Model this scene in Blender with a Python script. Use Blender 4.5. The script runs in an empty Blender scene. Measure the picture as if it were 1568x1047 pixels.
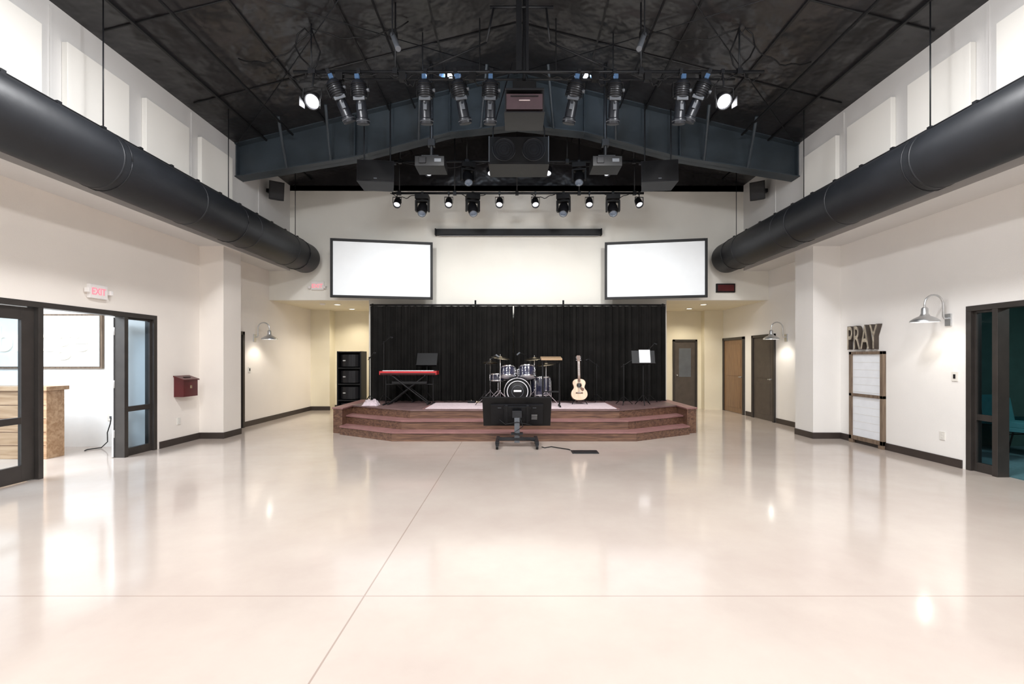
import bpy, bmesh, math, random
from mathutils import Vector, Matrix, Euler, noise
random.seed(4)
C=bpy.context; D=bpy.data; S=C.scene
V=Vector
# ---------------------------------------------------------------- materials
def mat(name,col,rough=.5,metal=0,var=0,vscale=6,bump=0,bscale=40,emit=None,estr=0,coat=0,sheen=0,spec=None,dist=.02):
    m=D.materials.new(name); m.use_nodes=True; nt=m.node_tree; b=nt.nodes['Principled BSDF']
    b.inputs['Base Color'].default_value=(*col,1); b.inputs['Roughness'].default_value=rough; b.inputs['Metallic'].default_value=metal
    if spec is not None: b.inputs['Specular IOR Level'].default_value=spec
    if coat: b.inputs['Coat Weight'].default_value=coat
    if sheen: b.inputs['Sheen Weight'].default_value=sheen
    tc=nt.nodes.new('ShaderNodeTexCoord')
    if var:
        n=nt.nodes.new('ShaderNodeTexNoise'); n.inputs['Scale'].default_value=vscale; n.inputs['Detail'].default_value=4
        r=nt.nodes.new('ShaderNodeValToRGB'); r.color_ramp.elements[0].position=.3; r.color_ramp.elements[1].position=.7
        r.color_ramp.elements[0].color=(*[max(0,c*(1-var)) for c in col],1); r.color_ramp.elements[1].color=(*[min(1,c*(1+var)) for c in col],1)
        nt.links.new(tc.outputs['Object'],n.inputs['Vector']); nt.links.new(n.outputs['Fac'],r.inputs['Fac']); nt.links.new(r.outputs['Color'],b.inputs['Base Color'])
    if bump:
        n=nt.nodes.new('ShaderNodeTexNoise'); n.inputs['Scale'].default_value=bscale; n.inputs['Detail'].default_value=3
        bp=nt.nodes.new('ShaderNodeBump'); bp.inputs['Strength'].default_value=bump; bp.inputs['Distance'].default_value=dist
        nt.links.new(tc.outputs['Object'],n.inputs['Vector']); nt.links.new(n.outputs['Fac'],bp.inputs['Height']); nt.links.new(bp.outputs['Normal'],b.inputs['Normal'])
    if emit: b.inputs['Emission Color'].default_value=(*emit,1); b.inputs['Emission Strength'].default_value=estr
    return m
def wood(name,c1,c2,rough=.4,axis=0,sc=1.0):
    m=mat(name,c1,rough); nt=m.node_tree; b=nt.nodes['Principled BSDF']
    tc=[n for n in nt.nodes if n.type=='TEX_COORD'][0]
    mp=nt.nodes.new('ShaderNodeMapping'); s=[14*sc,14*sc,14*sc]; s[axis]=1.1*sc; mp.inputs['Scale'].default_value=s
    n=nt.nodes.new('ShaderNodeTexNoise'); n.inputs['Scale'].default_value=2.2; n.inputs['Detail'].default_value=6; n.inputs['Distortion'].default_value=.8
    r=nt.nodes.new('ShaderNodeValToRGB'); r.color_ramp.elements[0].position=.35; r.color_ramp.elements[1].position=.65
    r.color_ramp.elements[0].color=(*c1,1); r.color_ramp.elements[1].color=(*c2,1)
    nt.links.new(tc.outputs['Object'],mp.inputs['Vector']); nt.links.new(mp.outputs['Vector'],n.inputs['Vector']); nt.links.new(n.outputs['Fac'],r.inputs['Fac']); nt.links.new(r.outputs['Color'],b.inputs['Base Color'])
    return m
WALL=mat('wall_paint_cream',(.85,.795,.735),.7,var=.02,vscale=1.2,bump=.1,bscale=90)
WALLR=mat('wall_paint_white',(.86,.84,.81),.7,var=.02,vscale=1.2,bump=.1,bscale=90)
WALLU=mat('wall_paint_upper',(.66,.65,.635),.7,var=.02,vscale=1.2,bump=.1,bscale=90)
BACK=mat('wall_paint_back',(.82,.80,.735),.7,var=.02,vscale=1.2,bump=.1,bscale=90)
HALL=mat('wall_paint_hall',(.79,.73,.58),.7,var=.03,vscale=1.5,bump=.1,bscale=90)
LOBBY=mat('wall_paint_lobby',(.82,.82,.81),.7,var=.02)
TEAL=mat('wall_paint_teal',(.03,.085,.08),.8,var=.1)
CARPT=mat('carpet_teal',(.05,.13,.15),.95,var=.15,vscale=30,bump=.3,bscale=200)
ROOF=mat('roof_black_fabric',(.0165,.0155,.017),.34,var=.4,vscale=1.3,bump=1.0,bscale=1.7,spec=.75,dist=.10)
PURL=mat('purlin_black',(.007,.007,.008),.5,var=.2)
PANEL=mat('acoustic_panel_cloth',(.86,.84,.79),.9,bump=.2,bscale=300)
BEAM=mat('beam_slate_paint',(.034,.046,.057),.42,var=.25,vscale=2,bump=.1,bscale=8)
STEEL=mat('rig_black_steel',(.014,.015,.018),.42,metal=.3,var=.2)
BLACK=mat('black_plastic',(.006,.006,.007),.5,var=.2,spec=.3)
BLACKS=mat('black_satin',(.009,.009,.011),.45,var=.2,spec=.3)
LEKOM=mat('lamp_body_black',(.016,.018,.023),.34,metal=.15,var=.2)
GREY=mat('grey_housing',(.10,.11,.125),.4,var=.1)
CHROME=mat('chrome',(.75,.75,.78),.18,metal=1,var=.05)
ALU=mat('brushed_aluminium',(.62,.63,.64),.32,metal=.9,var=.06)
DUCT=mat('duct_charcoal_paint',(.010,.0115,.0145),.48,var=.15,vscale=3,bump=.08,bscale=12,spec=.4)
BASE=mat('baseboard_brown',(.04,.03,.026),.4,var=.15)
FRAME=mat('door_frame_bronze',(.032,.027,.024),.4,var=.15)
DOORW=wood('door_wood',(.17,.095,.05),(.25,.15,.08),.4,2)
DOORD=mat('door_dark',(.07,.057,.048),.4,var=.15)
RISER=wood('stage_oak_stain',(.072,.034,.024),(.185,.10,.062),.38,0)
TREAD=mat('stage_tread_mauve',(.27,.135,.13),.4,var=.15,vscale=5,bump=.1,bscale=200)
STAGE=mat('stage_deck',(.16,.10,.098),.45,var=.2,vscale=4)
RUG=mat('rug_mauve',(.74,.61,.64),.9,var=.10,vscale=20,bump=.4,bscale=200)
CURT=mat('curtain_black_velvet',(.0062,.0057,.0052),.9,var=.4,vscale=3,spec=.2)
WHITE=mat('screen_white',(.87,.91,.935),.6,var=.01)
PAPER=mat('paper_white',(.85,.88,.92),.7,var=.03)
RED=mat('red_lacquer',(.45,.02,.025),.3,var=.1)
BOXRED=mat('box_burgundy',(.085,.010,.012),.35,var=.2)
SPRUCE=wood('spruce_top',(.68,.50,.34),(.80,.63,.47),.25,2)
ROSE=wood('rosewood',(.10,.045,.02),(.18,.08,.04),.35,2)
MAPLE=wood('maple_board',(.36,.24,.14),(.46,.32,.20),.35,0)
PINE=wood('pine_counter',(.33,.19,.10),(.50,.33,.20),.45,0,.6)
BARN=wood('barn_wood',(.12,.08,.055),(.22,.16,.11),.7,2)
RUST=mat('weathered_tin',(.42,.37,.29),.5,metal=.2,var=.4,vscale=14)
RUSTD=mat('tin_edge_dark',(.06,.045,.035),.6,var=.3)
DHEAD=mat('drum_head',(.75,.75,.78),.35,var=.03)
DSHELL=mat('drum_shell_navy',(.02,.022,.05),.2,coat=1,var=.2)
BRASS=mat('cymbal_brass',(.50,.43,.32),.25,metal=1,var=.1,vscale=20)
LENS=mat('lens_glass_blue',(.04,.08,.15),.08,metal=.2,var=.1,coat=1,emit=(.3,.55,1),estr=.15)
LENSD=mat('lens_glass_dark',(.05,.06,.075),.06,var=.1,coat=1,emit=(.6,.75,1),estr=.12)
LENSW=mat('lens_lit_white',(.9,.9,.95),.2,var=.01,emit=(.9,.93,1),estr=1.2)
LAMPON=mat('lamp_burning',(1,1,1),.2,var=.01,emit=(.95,.96,1),estr=60)
BULB=mat('bulb_glow',(1,1,1),.2,var=.01,emit=(1,.95,.85),estr=25)
CANL=mat('downlight_glow',(1,1,1),.3,var=.01,emit=(1,.9,.7),estr=6)
EXITW=mat('exit_housing',(.85,.82,.80),.4,var=.02)
EXITR=mat('exit_letters',(.9,.15,.2),.4,var=.01,emit=(1,.28,.35),estr=.7)
SWITCH=mat('switch_plate',(.75,.73,.68),.4,var=.02)
SIGNB=mat('sign_board_grey',(.68,.70,.69),.6,var=.05)
LETW=mat('sign_letter_white',(.95,.93,.85),.4,var=.01,emit=(1,.95,.82),estr=.5)
PROJ=mat('projector_mauve',(.07,.045,.052),.4,var=.15)
LABEL=mat('label_pale',(.6,.5,.5),.4,var=.05)
TEALF=mat('chair_teal',(.015,.12,.14),.7,var=.15)
TOWEL=mat('towel_cloth',(.62,.52,.56),.95,var=.1,bump=.5,bscale=120)
def glassmat():
    m=D.materials.new('door_glass'); m.use_nodes=True; nt=m.node_tree; nt.nodes.clear()
    o=nt.nodes.new('ShaderNodeOutputMaterial'); t=nt.nodes.new('ShaderNodeBsdfTransparent'); t.inputs[0].default_value=(.58,.65,.70,1)
    g=nt.nodes.new('ShaderNodeBsdfGlossy'); g.inputs['Roughness'].default_value=.03; f=nt.nodes.new('ShaderNodeLayerWeight'); f.inputs[0].default_value=.12
    x=nt.nodes.new('ShaderNodeMixShader'); nt.links.new(f.outputs['Fresnel'],x.inputs[0]); nt.links.new(t.outputs[0],x.inputs[1]); nt.links.new(g.outputs[0],x.inputs[2]); nt.links.new(x.outputs[0],o.inputs[0]); return m
GLASS=glassmat()
def floormat():
    m=mat('polished_concrete',(.5,.45,.4),.14); nt=m.node_tree; b=nt.nodes['Principled BSDF']; N=nt.nodes.new; L=nt.links.new
    g=N('ShaderNodeNewGeometry'); sp=N('ShaderNodeSeparateXYZ'); L(g.outputs['Position'],sp.inputs[0])
    n=N('ShaderNodeTexNoise'); n.inputs['Scale'].default_value=.5; n.inputs['Detail'].default_value=8; n.inputs['Roughness'].default_value=.62; L(g.outputs['Position'],n.inputs['Vector'])
    r=N('ShaderNodeValToRGB'); r.color_ramp.elements[0].position=.3; r.color_ramp.elements[1].position=.72
    r.color_ramp.elements[0].color=(.465,.39,.345,1); r.color_ramp.elements[1].color=(.575,.51,.45,1); L(n.outputs['Fac'],r.inputs['Fac'])
    def line(out,c,w):
        a=N('ShaderNodeMath'); a.operation='SUBTRACT'; L(out,a.inputs[0]); a.inputs[1].default_value=c
        q=N('ShaderNodeMath'); q.operation='ABSOLUTE'; L(a.outputs[0],q.inputs[0])
        k=N('ShaderNodeMath'); k.operation='LESS_THAN'; L(q.outputs[0],k.inputs[0]); k.inputs[1].default_value=w; return k
    ls=[line(sp.outputs['X'],-.95,.005),line(sp.outputs['Y'],2.97,.004),line(sp.outputs['Y'],-1.5,.005),line(sp.outputs['Y'],7.3,.003)]
    cur=ls[0].outputs[0]
    for l in ls[1:]:
        mx=N('ShaderNodeMath'); mx.operation='MAXIMUM'; L(cur,mx.inputs[0]); L(l.outputs[0],mx.inputs[1]); cur=mx.outputs[0]
    h=N('ShaderNodeMath'); h.operation='MULTIPLY'; L(cur,h.inputs[0]); h.inputs[1].default_value=.5
    mx=N('ShaderNodeMixRGB'); L(h.outputs[0],mx.inputs[0]); L(r.outputs[0],mx.inputs[1]); mx.inputs[2].default_value=(.2,.13,.1,1); L(mx.outputs[0],b.inputs['Base Color'])
    n2=N('ShaderNodeTexNoise'); n2.inputs['Scale'].default_value=1.2; n2.inputs['Detail'].default_value=6; L(g.outputs['Position'],n2.inputs['Vector'])
    mr=N('ShaderNodeMapRange'); mr.inputs['To Min'].default_value=.07; mr.inputs['To Max'].default_value=.17; L(n2.outputs['Fac'],mr.inputs['Value']); L(mr.outputs[0],b.inputs['Roughness'])
    b.inputs['Specular IOR Level'].default_value=.9
    return m
FLOOR=floormat()
# ---------------------------------------------------------------- builder
class B:
    def __init__(s,name,bev=0): s.n=name; s.v=[]; s.f=[]; s.fm=[]; s.fs=[]; s.m=[]; s.bev=bev; s.M=Matrix.Identity(4)
    def add(s,vs,fs,m,sm=False):
        if m not in s.m: s.m.append(m)
        k=len(s.v); mi=s.m.index(m); s.v+= [s.M@V(p) for p in vs]
        for i,f in enumerate(fs):
            s.f.append([k+a for a in f]); s.fm.append(mi); s.fs.append(sm[i] if isinstance(sm,list) else sm)
    def box(s,c,d,m,R=(0,0,0)):
        E=Euler(R).to_matrix(); c=V(c); vs=[]
        for z in(-.5,.5):
            for x,y in((-.5,-.5),(.5,-.5),(.5,.5),(-.5,.5)): vs.append(c+E@V((x*d[0],y*d[1],z*d[2])))
        s.add(vs,[(3,2,1,0),(4,5,6,7),(0,1,5,4),(1,2,6,5),(2,3,7,6),(3,0,4,7)],m)
    def bb(s,a,b,m): s.box([(a[i]+b[i])/2 for i in range(3)],[abs(b[i]-a[i]) for i in range(3)],m)
    def lathe(s,o,ax,prof,m,n=20,smooth=True,caps=True):
        q=V(ax).normalized().to_track_quat('Z','Y').to_matrix(); o=V(o); vs=[]; fs=[]; sm=[]
        for r,h in prof:
            for i in range(n):
                a=2*math.pi*i/n; vs.append(o+q@V((r*math.cos(a),r*math.sin(a),h)))
        for j in range(len(prof)-1):
            for i in range(n): fs.append((j*n+i,j*n+(i+1)%n,(j+1)*n+(i+1)%n,(j+1)*n+i)); sm.append(smooth)
        if caps and prof[0][0]>1e-4: fs.append(tuple(range(n))[::-1]); sm.append(False)
        if caps and prof[-1][0]>1e-4: fs.append(tuple((len(prof)-1)*n+i for i in range(n))); sm.append(False)
        s.add(vs,fs,m,sm)
    def cyl(s,a,b,r,m,r2=None,n=14):
        a=V(a); b=V(b); s.lathe(a,b-a,[(r,0),(r if r2 is None else r2,(b-a).length)],m,n)
    def ring(s,o,ax,r,t,m,n=28):
        s.lathe(o,ax,[(r+t*math.cos(a),t*math.sin(a)) for a in [math.pi*2*k/6 for k in range(7)]],m,n,True,False)
    def ball(s,c,r,m,n=14,ax=(0,0,1),sq=1):
        s.lathe(c,ax,[(max(1e-5,r*math.sin(math.pi*i/8)),-r*sq*math.cos(math.pi*i/8)) for i in range(9)],m,n)
    def tube(s,pts,r,m,n=8):
        pts=[V(p) for p in pts]; vs=[]; fs=[]; up=None
        for i,p in enumerate(pts):
            t=(pts[min(i+1,len(pts)-1)]-pts[max(i-1,0)]).normalized()
            if up is None: up=t.orthogonal().normalized()
            up=(up-t*up.dot(t)); up=up.normalized() if up.length>1e-5 else t.orthogonal().normalized(); w=t.cross(up)
            for k in range(n):
                a=2*math.pi*k/n; vs.append(p+(up*math.cos(a)+w*math.sin(a))*r)
        for j in range(len(pts)-1):
            for i in range(n): fs.append((j*n+i,j*n+(i+1)%n,(j+1)*n+(i+1)%n,(j+1)*n+i))
        sm=[True]*len(fs)+[False]*2; fs+=[tuple(range(n))[::-1],tuple((len(pts)-1)*n+i for i in range(n))]
        s.add(vs,fs,m,sm)
    def ext(s,poly,vec,m,side=None):
        n=len(poly); vec=V(vec); vs=[V(p) for p in poly]; vs+=[p+vec for p in vs[:n]]
        s.add(vs,[tuple(range(n))[::-1],tuple(range(n,2*n))],m)
        s.add(vs,[(i,(i+1)%n,n+(i+1)%n,n+i) for i in range(n)],side or m)
    def done(s,loc=None,rot=None,origin=None):
        me=D.meshes.new(s.n)
        o=V(origin) if origin else V((0,0,0))
        me.from_pydata([tuple(p-o) for p in s.v],[],s.f)
        for m in s.m: me.materials.append(m)
        for p,i,k in zip(me.polygons,s.fm,s.fs): p.material_index=i; p.use_smooth=k
        bm=bmesh.new(); bm.from_mesh(me); bmesh.ops.recalc_face_normals(bm,faces=bm.faces); bm.to_mesh(me); bm.free(); me.update()
        ob=D.objects.new(s.n,me); C.collection.objects.link(ob); ob.location=loc if loc else o
        if rot: ob.rotation_euler=rot
        if s.bev:
            b=ob.modifiers.new('bevel','BEVEL'); b.width=s.bev; b.segments=2; b.limit_method='ANGLE'; b.angle_limit=math.radians(50)
        return ob
def dup(ob,loc,rot=None):
    o=ob.copy(); C.collection.objects.link(o); o.location=loc
    if rot is not None: o.rotation_euler=rot
    return o
def simple(name,a,b,m,bev=0):
    x=B(name,bev); x.bb(a,b,m); return x.done(origin=[(a[0]+b[0])/2,(a[1]+b[1])/2,min(a[2],b[2])])
# ---------------------------------------------------------------- shell
XL,XR=-5.9,6.1; UL,UR=-5.4,5.5; YB=11.3; YH=14.0; YF=-6.0; ZR=5.65; RX=.05
def zroof(x): return ZR+(5.45-abs(x-RX))*.25
simple('floor',(-11.2,YF-.2,-.15),(9.8,14.3,0),FLOOR)
def wall_x(name,x0,x1,y0,y1,z1,m,opens):
    w=B(name); y=y0
    for a,b,h in opens: 
        w.bb((x0,y,0),(x1,a,z1),m); w.bb((x0,a,h),(x1,b,z1),m); y=b
    w.bb((x0,y,0),(x1,y1,z1),m); return w
w=wall_x('wall_left',XL-.15,XL,YF,YH,3.6,WALL,[(4.0,7.75,2.2)])
w.done()
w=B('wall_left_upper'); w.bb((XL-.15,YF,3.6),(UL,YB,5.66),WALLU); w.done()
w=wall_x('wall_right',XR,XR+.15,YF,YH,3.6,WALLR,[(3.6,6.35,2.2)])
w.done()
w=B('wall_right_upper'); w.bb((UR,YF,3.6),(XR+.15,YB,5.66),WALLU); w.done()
c=B('column_left'); c.bb((XL,8.8,0),(-5.45,9.36,3.6),WALL); c.done()
c=B('column_right'); c.bb((5.585,8.8,0),(XR,9.36,3.6),WALLR); c.done()
w=B('wall_back'); w.bb((XL-.15,YB,2.9),(XR+.15,YB+.15,ZR),BACK)
w.bb((-3.5,YB,0),(3.65,YB+.15,2.9),BACK)
w.done()
w=B('wall_hall_side'); w.bb((-3.5,YB+.15,0),(-3.35,YH,2.9),BACK); w.bb((3.5,YB+.15,0),(3.65,YH,2.9),HALL)
w.done()
g=B('wall_back_gable'); g.ext([(XL,YB,ZR),(XR,YB,ZR),(XR,YB,zroof(XR)),(RX,YB,zroof(RX)),(XL,YB,zroof(XL))],(0,.15,0),ROOF); g.done()
w=B('wall_hall'); w.bb((XL-.15,YH,0),(XR+.15,YH+.15,2.95),HALL); w.bb((XL,13.6,0),(-5.35,YH,2.9),HALL); w.bb((5.55,13.75,0),(XR,YH,2.9),HALL)
w.done()
simple('ceiling_hall',(XL-.15,YB+.15,2.9),(XR+.15,YH+.15,3.0),HALL)
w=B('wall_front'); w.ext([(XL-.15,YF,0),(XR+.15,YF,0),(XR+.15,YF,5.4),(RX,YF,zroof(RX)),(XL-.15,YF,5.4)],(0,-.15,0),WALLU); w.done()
r=B('ceiling')
for s in(-1,1):
    xe=RX+s*6.25
    r.ext([(RX,YF-.15,zroof(RX)),(xe,YF-.15,zroof(xe)),(xe,YF-.15,zroof(xe)+.12),(RX,YF-.15,zroof(RX)+.12)],(0,YB+.3-YF+.15,0),ROOF)
r.done()
r=B('roof_purlins')
for s in(-1,1):
    for k in range(1,5):
        x=RX+s*(k*1.2+.1); z=zroof(x); r.box((x,2.6,z-.02),(.03,17.2,.05),PURL,(0,s*math.atan(.25),0))
for y in(2.5,4.3,6.0,7.7,10.3):
    for s in(-1,1):
        r.tube([(RX+s*5.3,y,zroof(5.35)-.01),(RX,y,zroof(RX)-.01)],.012,PURL,6)
for a,b in(((-5.3,4.2),(0,9.0)),((-5.3,9.0),(0,4.2)),((5.35,4.2),(0,9.0)),((5.35,9.0),(0,4.2))):
    r.tube([(a[0],a[1],zroof(a[0])-.06),(b[0],b[1],zroof(b[0])-.06)],.008,STEEL,6)
for s in(-1,1): r.cyl((RX+s*4.3,YF+.1,zroof(4.35)-.16),(RX+s*4.3,9.0,zroof(4.35)-.16),.022,PURL,n=8); r.cyl((RX+s*2.0,YF+.1,zroof(2.05)-.12),(RX+s*2.0,11.2,zroof(2.05)-.12),.016,PURL,n=8)
r.done()
w=B('wall_lobby'); w.bb((-11,8.0,0),(XL-.15,8.15,3),LOBBY); w.bb((-11.15,1.5,0),(-11,8.15,3),LOBBY); w.bb((-11,1.5,0),(XL-.15,1.65,3),LOBBY); w.done()
simple('ceiling_lobby',(-11.15,1.5,3),(XL-.15,8.15,3.1),LOBBY)
w=B('wall_side_room'); w.bb((XR+.15,8.0,0),(9.6,8.15,2.9),TEAL); w.bb((9.6,2.0,0),(9.75,8.15,2.9),TEAL); w.bb((XR+.15,2.0,0),(9.6,2.15,2.9),TEAL); w.done()
simple('ceiling_side_room',(XR+.15,2.0,2.9),(9.75,8.15,3.0),TEAL)
simple('floor_carpet_side_room',(XR+.16,2.16,0),(9.59,7.99,.012),CARPT)
def bbd(name,segs):
    b=B(name,.004)
    for a,c in segs: b.bb((a[0],a[1],0),(c[0],c[1],.115),BASE)
    b.done()
t=.018
bbd('baseboard_left',[((XL,YF),(XL+t,3.95)),((XL,7.8),(XL+t,8.8)),((XL,8.8-t),(-5.45+t,8.8)),((-5.45,8.8),(-5.45+t,9.36)),((XL,10.25),(XL+t,13.6)),((XL,13.6-t),(-5.35+t,13.6)),((-5.35,YH-t),(-3.5,YH))])
bbd('baseboard_right',[((XR,YF),(XR-t,3.55)),((XR,6.4),(XR-t,8.8)),((XR,8.8-t),(5.585-t,8.8)),((5.585,8.8),(5.585-t,9.36)),((XR,9.36),(XR-t,10.95)),((XR,12.08),(XR-t,12.4)),((3.65,YH-t),(4.65,YH))])
# ---------------------------------------------------------------- acoustic panels
for side,x in((1,UL),(-1,UR)):
    ys=[(2.0,2.9),(3.2,4.1),(4.4,5.3),(5.6,6.5),(6.8,7.7),(8.0,8.88)] if side==1 else [(2.0,2.9),(3.25,4.15),(4.45,5.3),(5.6,6.5),(6.78,7.68),(7.95,8.85)]
    for a,b in ys:
        p=B('acoustic_panel',.006); p.bb((x+side*.002,a,4.35),(x+side*.075,b,5.27),PANEL); p.done(origin=(x,(a+b)/2,4.35))
    p=B('trim_wall_joint_'+('left' if side==1 else 'right'))
    for y in(5.45,7.84,9.9): p.bb((x,y,3.9),(x+side*.015,y+.025,5.6),WALLU)
    p.done()
# ---------------------------------------------------------------- ducts
def duct(name,x):
    d=B(name); z=3.84; d.lathe((x,YF+.02,z),(0,1,0),[(.345,0),(.345,11.05-YF-.1),(.335,11.05-YF-.04),(.30,11.05-YF)],DUCT,56)
    y=-5
    while y<10.6: d.lathe((x,y,z),(0,1,0),[(.345,-.014),(.352,-.008),(.352,.008),(.345,.014)],DUCT,56); y+=1.5
    sx=-1 if x<0 else 1; wx=UL if x<0 else UR
    y=-4.2
    while y<11:
        d.tube([(x+.35*math.cos(a),y,z+.35*math.sin(a)) for a in [math.pi*i/12 for i in range(25)]],.008,STEEL,6)
        d.cyl((x,y,z+.35),(x,y,zroof(x)-.01),.008,STEEL,n=6); d.bb((x+sx*.3,y-.02,z-.02),(wx-sx*.001,y+.02,z+.02),STEEL); y+=2.45
    q=z+.33; d.tube([(x-sx*.05,YF+.1,q+.04),(x-sx*.05,10.8,q+.04)],.012,STEEL,6)
    y=-4.9
    while y<10.8: d.bb((x-sx*.065,y-.025,q-.04),(x-sx*.035,y+.025,q+.065),STEEL); y+=.55
    return d.done()
duct('air_duct',-4.9); duct('air_duct',4.95)
# ---------------------------------------------------------------- rafter
r=B('steel_rafter_beam',.006)
bot=[(-5.4,5.0),(-3.1,5.38),(-1.25,5.86),(RX,6.0),(1.35,5.86),(3.2,5.38),(5.5,5.0)]
top=[(x,zroof(x)-.02) for x,_ in bot]
r.ext([(x,9.19,z) for x,z in bot]+[(x,9.19,z) for x,z in reversed(top)],(0,.02,0),BEAM)
for line in(bot,top):
    for (x0,z0),(x1,z1) in zip(line,line[1:]):
        r.ext([(x0,9.06,z0),(x1,9.06,z1),(x1,9.06,z1+.02),(x0,9.06,z0+.02)],(0,.28,0),BEAM)
for x in(-5.38,-3.1,-1.25,1.35,3.2,5.48):
    zb=[z for X,z in bot if abs(X-x)<.05][0]; r.bb((x-.01,9.08,zb),(x+.01,9.32,zroof(x)-.03),BEAM)
for s in(-1,1):
    for x,zb in((4.45,5.16),(3.6,5.3),(1.9,5.7),(.7,5.93)):
        x=RX+s*x; r.tube([(x,9.06,zb+.01),(x-s*.15,8.45,zroof(x)-.05)],.03,BEAM,6)
r.done()
# ---------------------------------------------------------------- lighting bars
def sag(p,q,d,n=14):
    p=V(p);q=V(q); return [p.lerp(q,i/n)+V((0,.02*math.sin(i*1.7),-d*math.sin(math.pi*i/n)+.012*math.sin(i*1.3))) for i in range(n+1)]
def bar(name,x0,x1,y,z,hang,r=.025):
    b=B(name); b.cyl((x0,y,z),(x1,y,z),r,STEEL)
    for x in hang: b.cyl((x,y,z),(x,y,zroof(x)-.01),.012,STEEL,n=8); b.box((x,y,z),(.07,.07,.08),STEEL)
    return b
YA,ZA=6.7,5.58
b=bar('lighting_bar',-3.15,3.55,YA,ZA,(-2.9,-1.7,1.8,3.2),.022)
b.bb((.02,YA-.04,ZA),(.10,YA+.04,zroof(.05)-.01),STEEL); b.bb((.16,YA-.03,ZA),(.2,YA+.03,zroof(.2)-.01),STEEL); b.cyl((-.35,YA,6.5),(.55,YA,6.5),.02,STEEL)
b.cyl((-1.3,YA,ZA+.02),(-.4,YA,6.0),.012,STEEL); b.cyl((1.4,YA,ZA+.02),(.5,YA,6.0),.012,STEEL)
b.cyl((-.4,YA,6.0),(-.3,YA,6.5),.015,STEEL); b.cyl((.5,YA,6.0),(.45,YA,6.5),.015,STEEL)
b.cyl((-3.0,YA+.35,ZA+.1),(3.3,YA+.35,ZA+.1),.016,STEEL)
for x in(-2.9,-.9,1.0,3.2): b.cyl((x,YA,ZA),(x,YA+.35,ZA+.1),.012,STEEL,n=8)
for x in(-2.5,-1.6,-.6,1.15,1.9,2.7): b.box((x,YA+.02,ZA-.05),(.1,.08,.14),BLACK); b.tube(sag((x,YA,ZA-.1),(x+.25,YA,ZA-.06),.12),.008,BLACK,6)
for x0,x1,d in((-2.95,-1.9,.12),(-1.9,-1.3,.1),(-1.3,-.4,.1),(.3,1.0,.1),(1.0,1.5,.1),(1.5,2.5,.11),(2.5,3.4,.09),(-3.1,-2.2,.08)):
    b.tube(sag((x0,YA+.02,ZA+.02),(x1,YA+.02,ZA+.02),d),.009,BLACK,6)
for s,x in((-1,-2.9),(1,3.2)):
    b.tube([(x,YA,ZA+.5),(x+s*.09,YA,ZA+.62),(x+s*.2,YA+.02,ZA+.55),(x+s*.24,YA+.03,ZA+.38),(x+s*.16,YA+.02,ZA+.22),(x+s*.06,YA,ZA+.12),(x,YA,ZA+.05)],.011,BLACK,6)
    b.tube([(x,YA,ZA+.62),(x-s*.06,YA,ZA+.45),(x-s*.12,YA+.02,ZA+.3),(x-s*.07,YA+.03,ZA+.12),(x,YA+.02,ZA+.02)],.011,BLACK,6)
    b.tube(sag((x,YA,ZA+.6),(x+s*1.2,YA+.3,zroof(x+s*1.2)-.02),.22),.010,BLACK,6)
    b.tube(sag((x,YA,ZA+.1),(x+s*.35,YA+.1,ZA+.02),.16),.010,BLACK,6)
    b.tube(sag((x,YA,ZA+.62),(x-s*1.3,YA+.4,zroof(x-s*1.3)-.02),.2),.010,BLACK,6)
b.done(origin=(0,YA,ZA))
b=bar('lighting_bar',-2.66,2.8,10.2,5.08,(-2.5,-1.3,.05,1.4,2.6))
for x in(-2.7,-1.2,.3,1.9): b.tube(sag((x,10.2,5.08),(x+.6,10.2,5.08),.1),.008,BLACK,6)
b.done(origin=(0,10.2,5.08))
b=bar('lighting_bar',-2.6,2.75,9.85,5.62,(-2.4,-1.0,1.1,2.5))
b.tube(sag((-2.5,9.85,5.62),(-.5,9.85,5.62),.12),.01,BLACK,6); b.tube(sag((2.6,9.85,5.62),(.6,9.85,5.62),.1),.01,BLACK,6)
b.done(origin=(0,9.85,5.62))
def leko():
    b=B('ellipsoidal_stage_light',.003)
    b.box((0,0,0),(.05,.06,.07),STEEL); b.cyl((0,0,-.03),(0,0,-.16),.012,STEEL)
    b.box((0,0,-.16),(.24,.04,.012),BLACK)
    for s in(-1,1): b.box((s*.12,0,-.26),(.01,.04,.2),BLACK)
    ax=V((0,.28,-.96)).normalized(); o=V((0,-.05,-.18))
    b.lathe(o,ax,[(.02,-.05),(.065,-.03),(.095,.0),(.105,.08),(.1,.2),(.07,.215),(.07,.27),(.075,.28),(.075,.46),(.092,.47),(.092,.54),(.08,.545)],LEKOM,22)
    for k in range(6): b.lathe(o,ax,[(.104,.02+k*.028),(.112,.024+k*.028),(.112,.032+k*.028),(.104,.036+k*.028)],BLACK,22)
    b.ring(o+ax*.5,ax,.094,.006,GREY,22)
    b.box(o+ax*.34+V((0,-.08,0)),(.05,.01,.1),GREY)
    b.box(o+ax*.24+V((0,-.08,0)),(.16,.02,.05),GREY); b.box(o+ax*-.02+V((0,-.05,.03)),(.06,.05,.06),LENS)
    b.cyl(o+ax*.1+V((.1,0,0)),o+ax*.1+V((.14,0,0)),.025,GREY)
    return b.done()
L0=leko(); first=True
for x,tx in((-2.22,.05),(-1.27,0),(-.85,.22),(-.33,-.04),(.92,-.22),(1.42,0),(2.37,0),(-2.66,.42),(2.78,-.42)):
    loc=(x,YA,ZA); rot=(0,-tx,tx*.5)
    if first: L0.location=loc; L0.rotation_euler=rot; first=False
    else: dup(L0,loc,rot)
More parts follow.
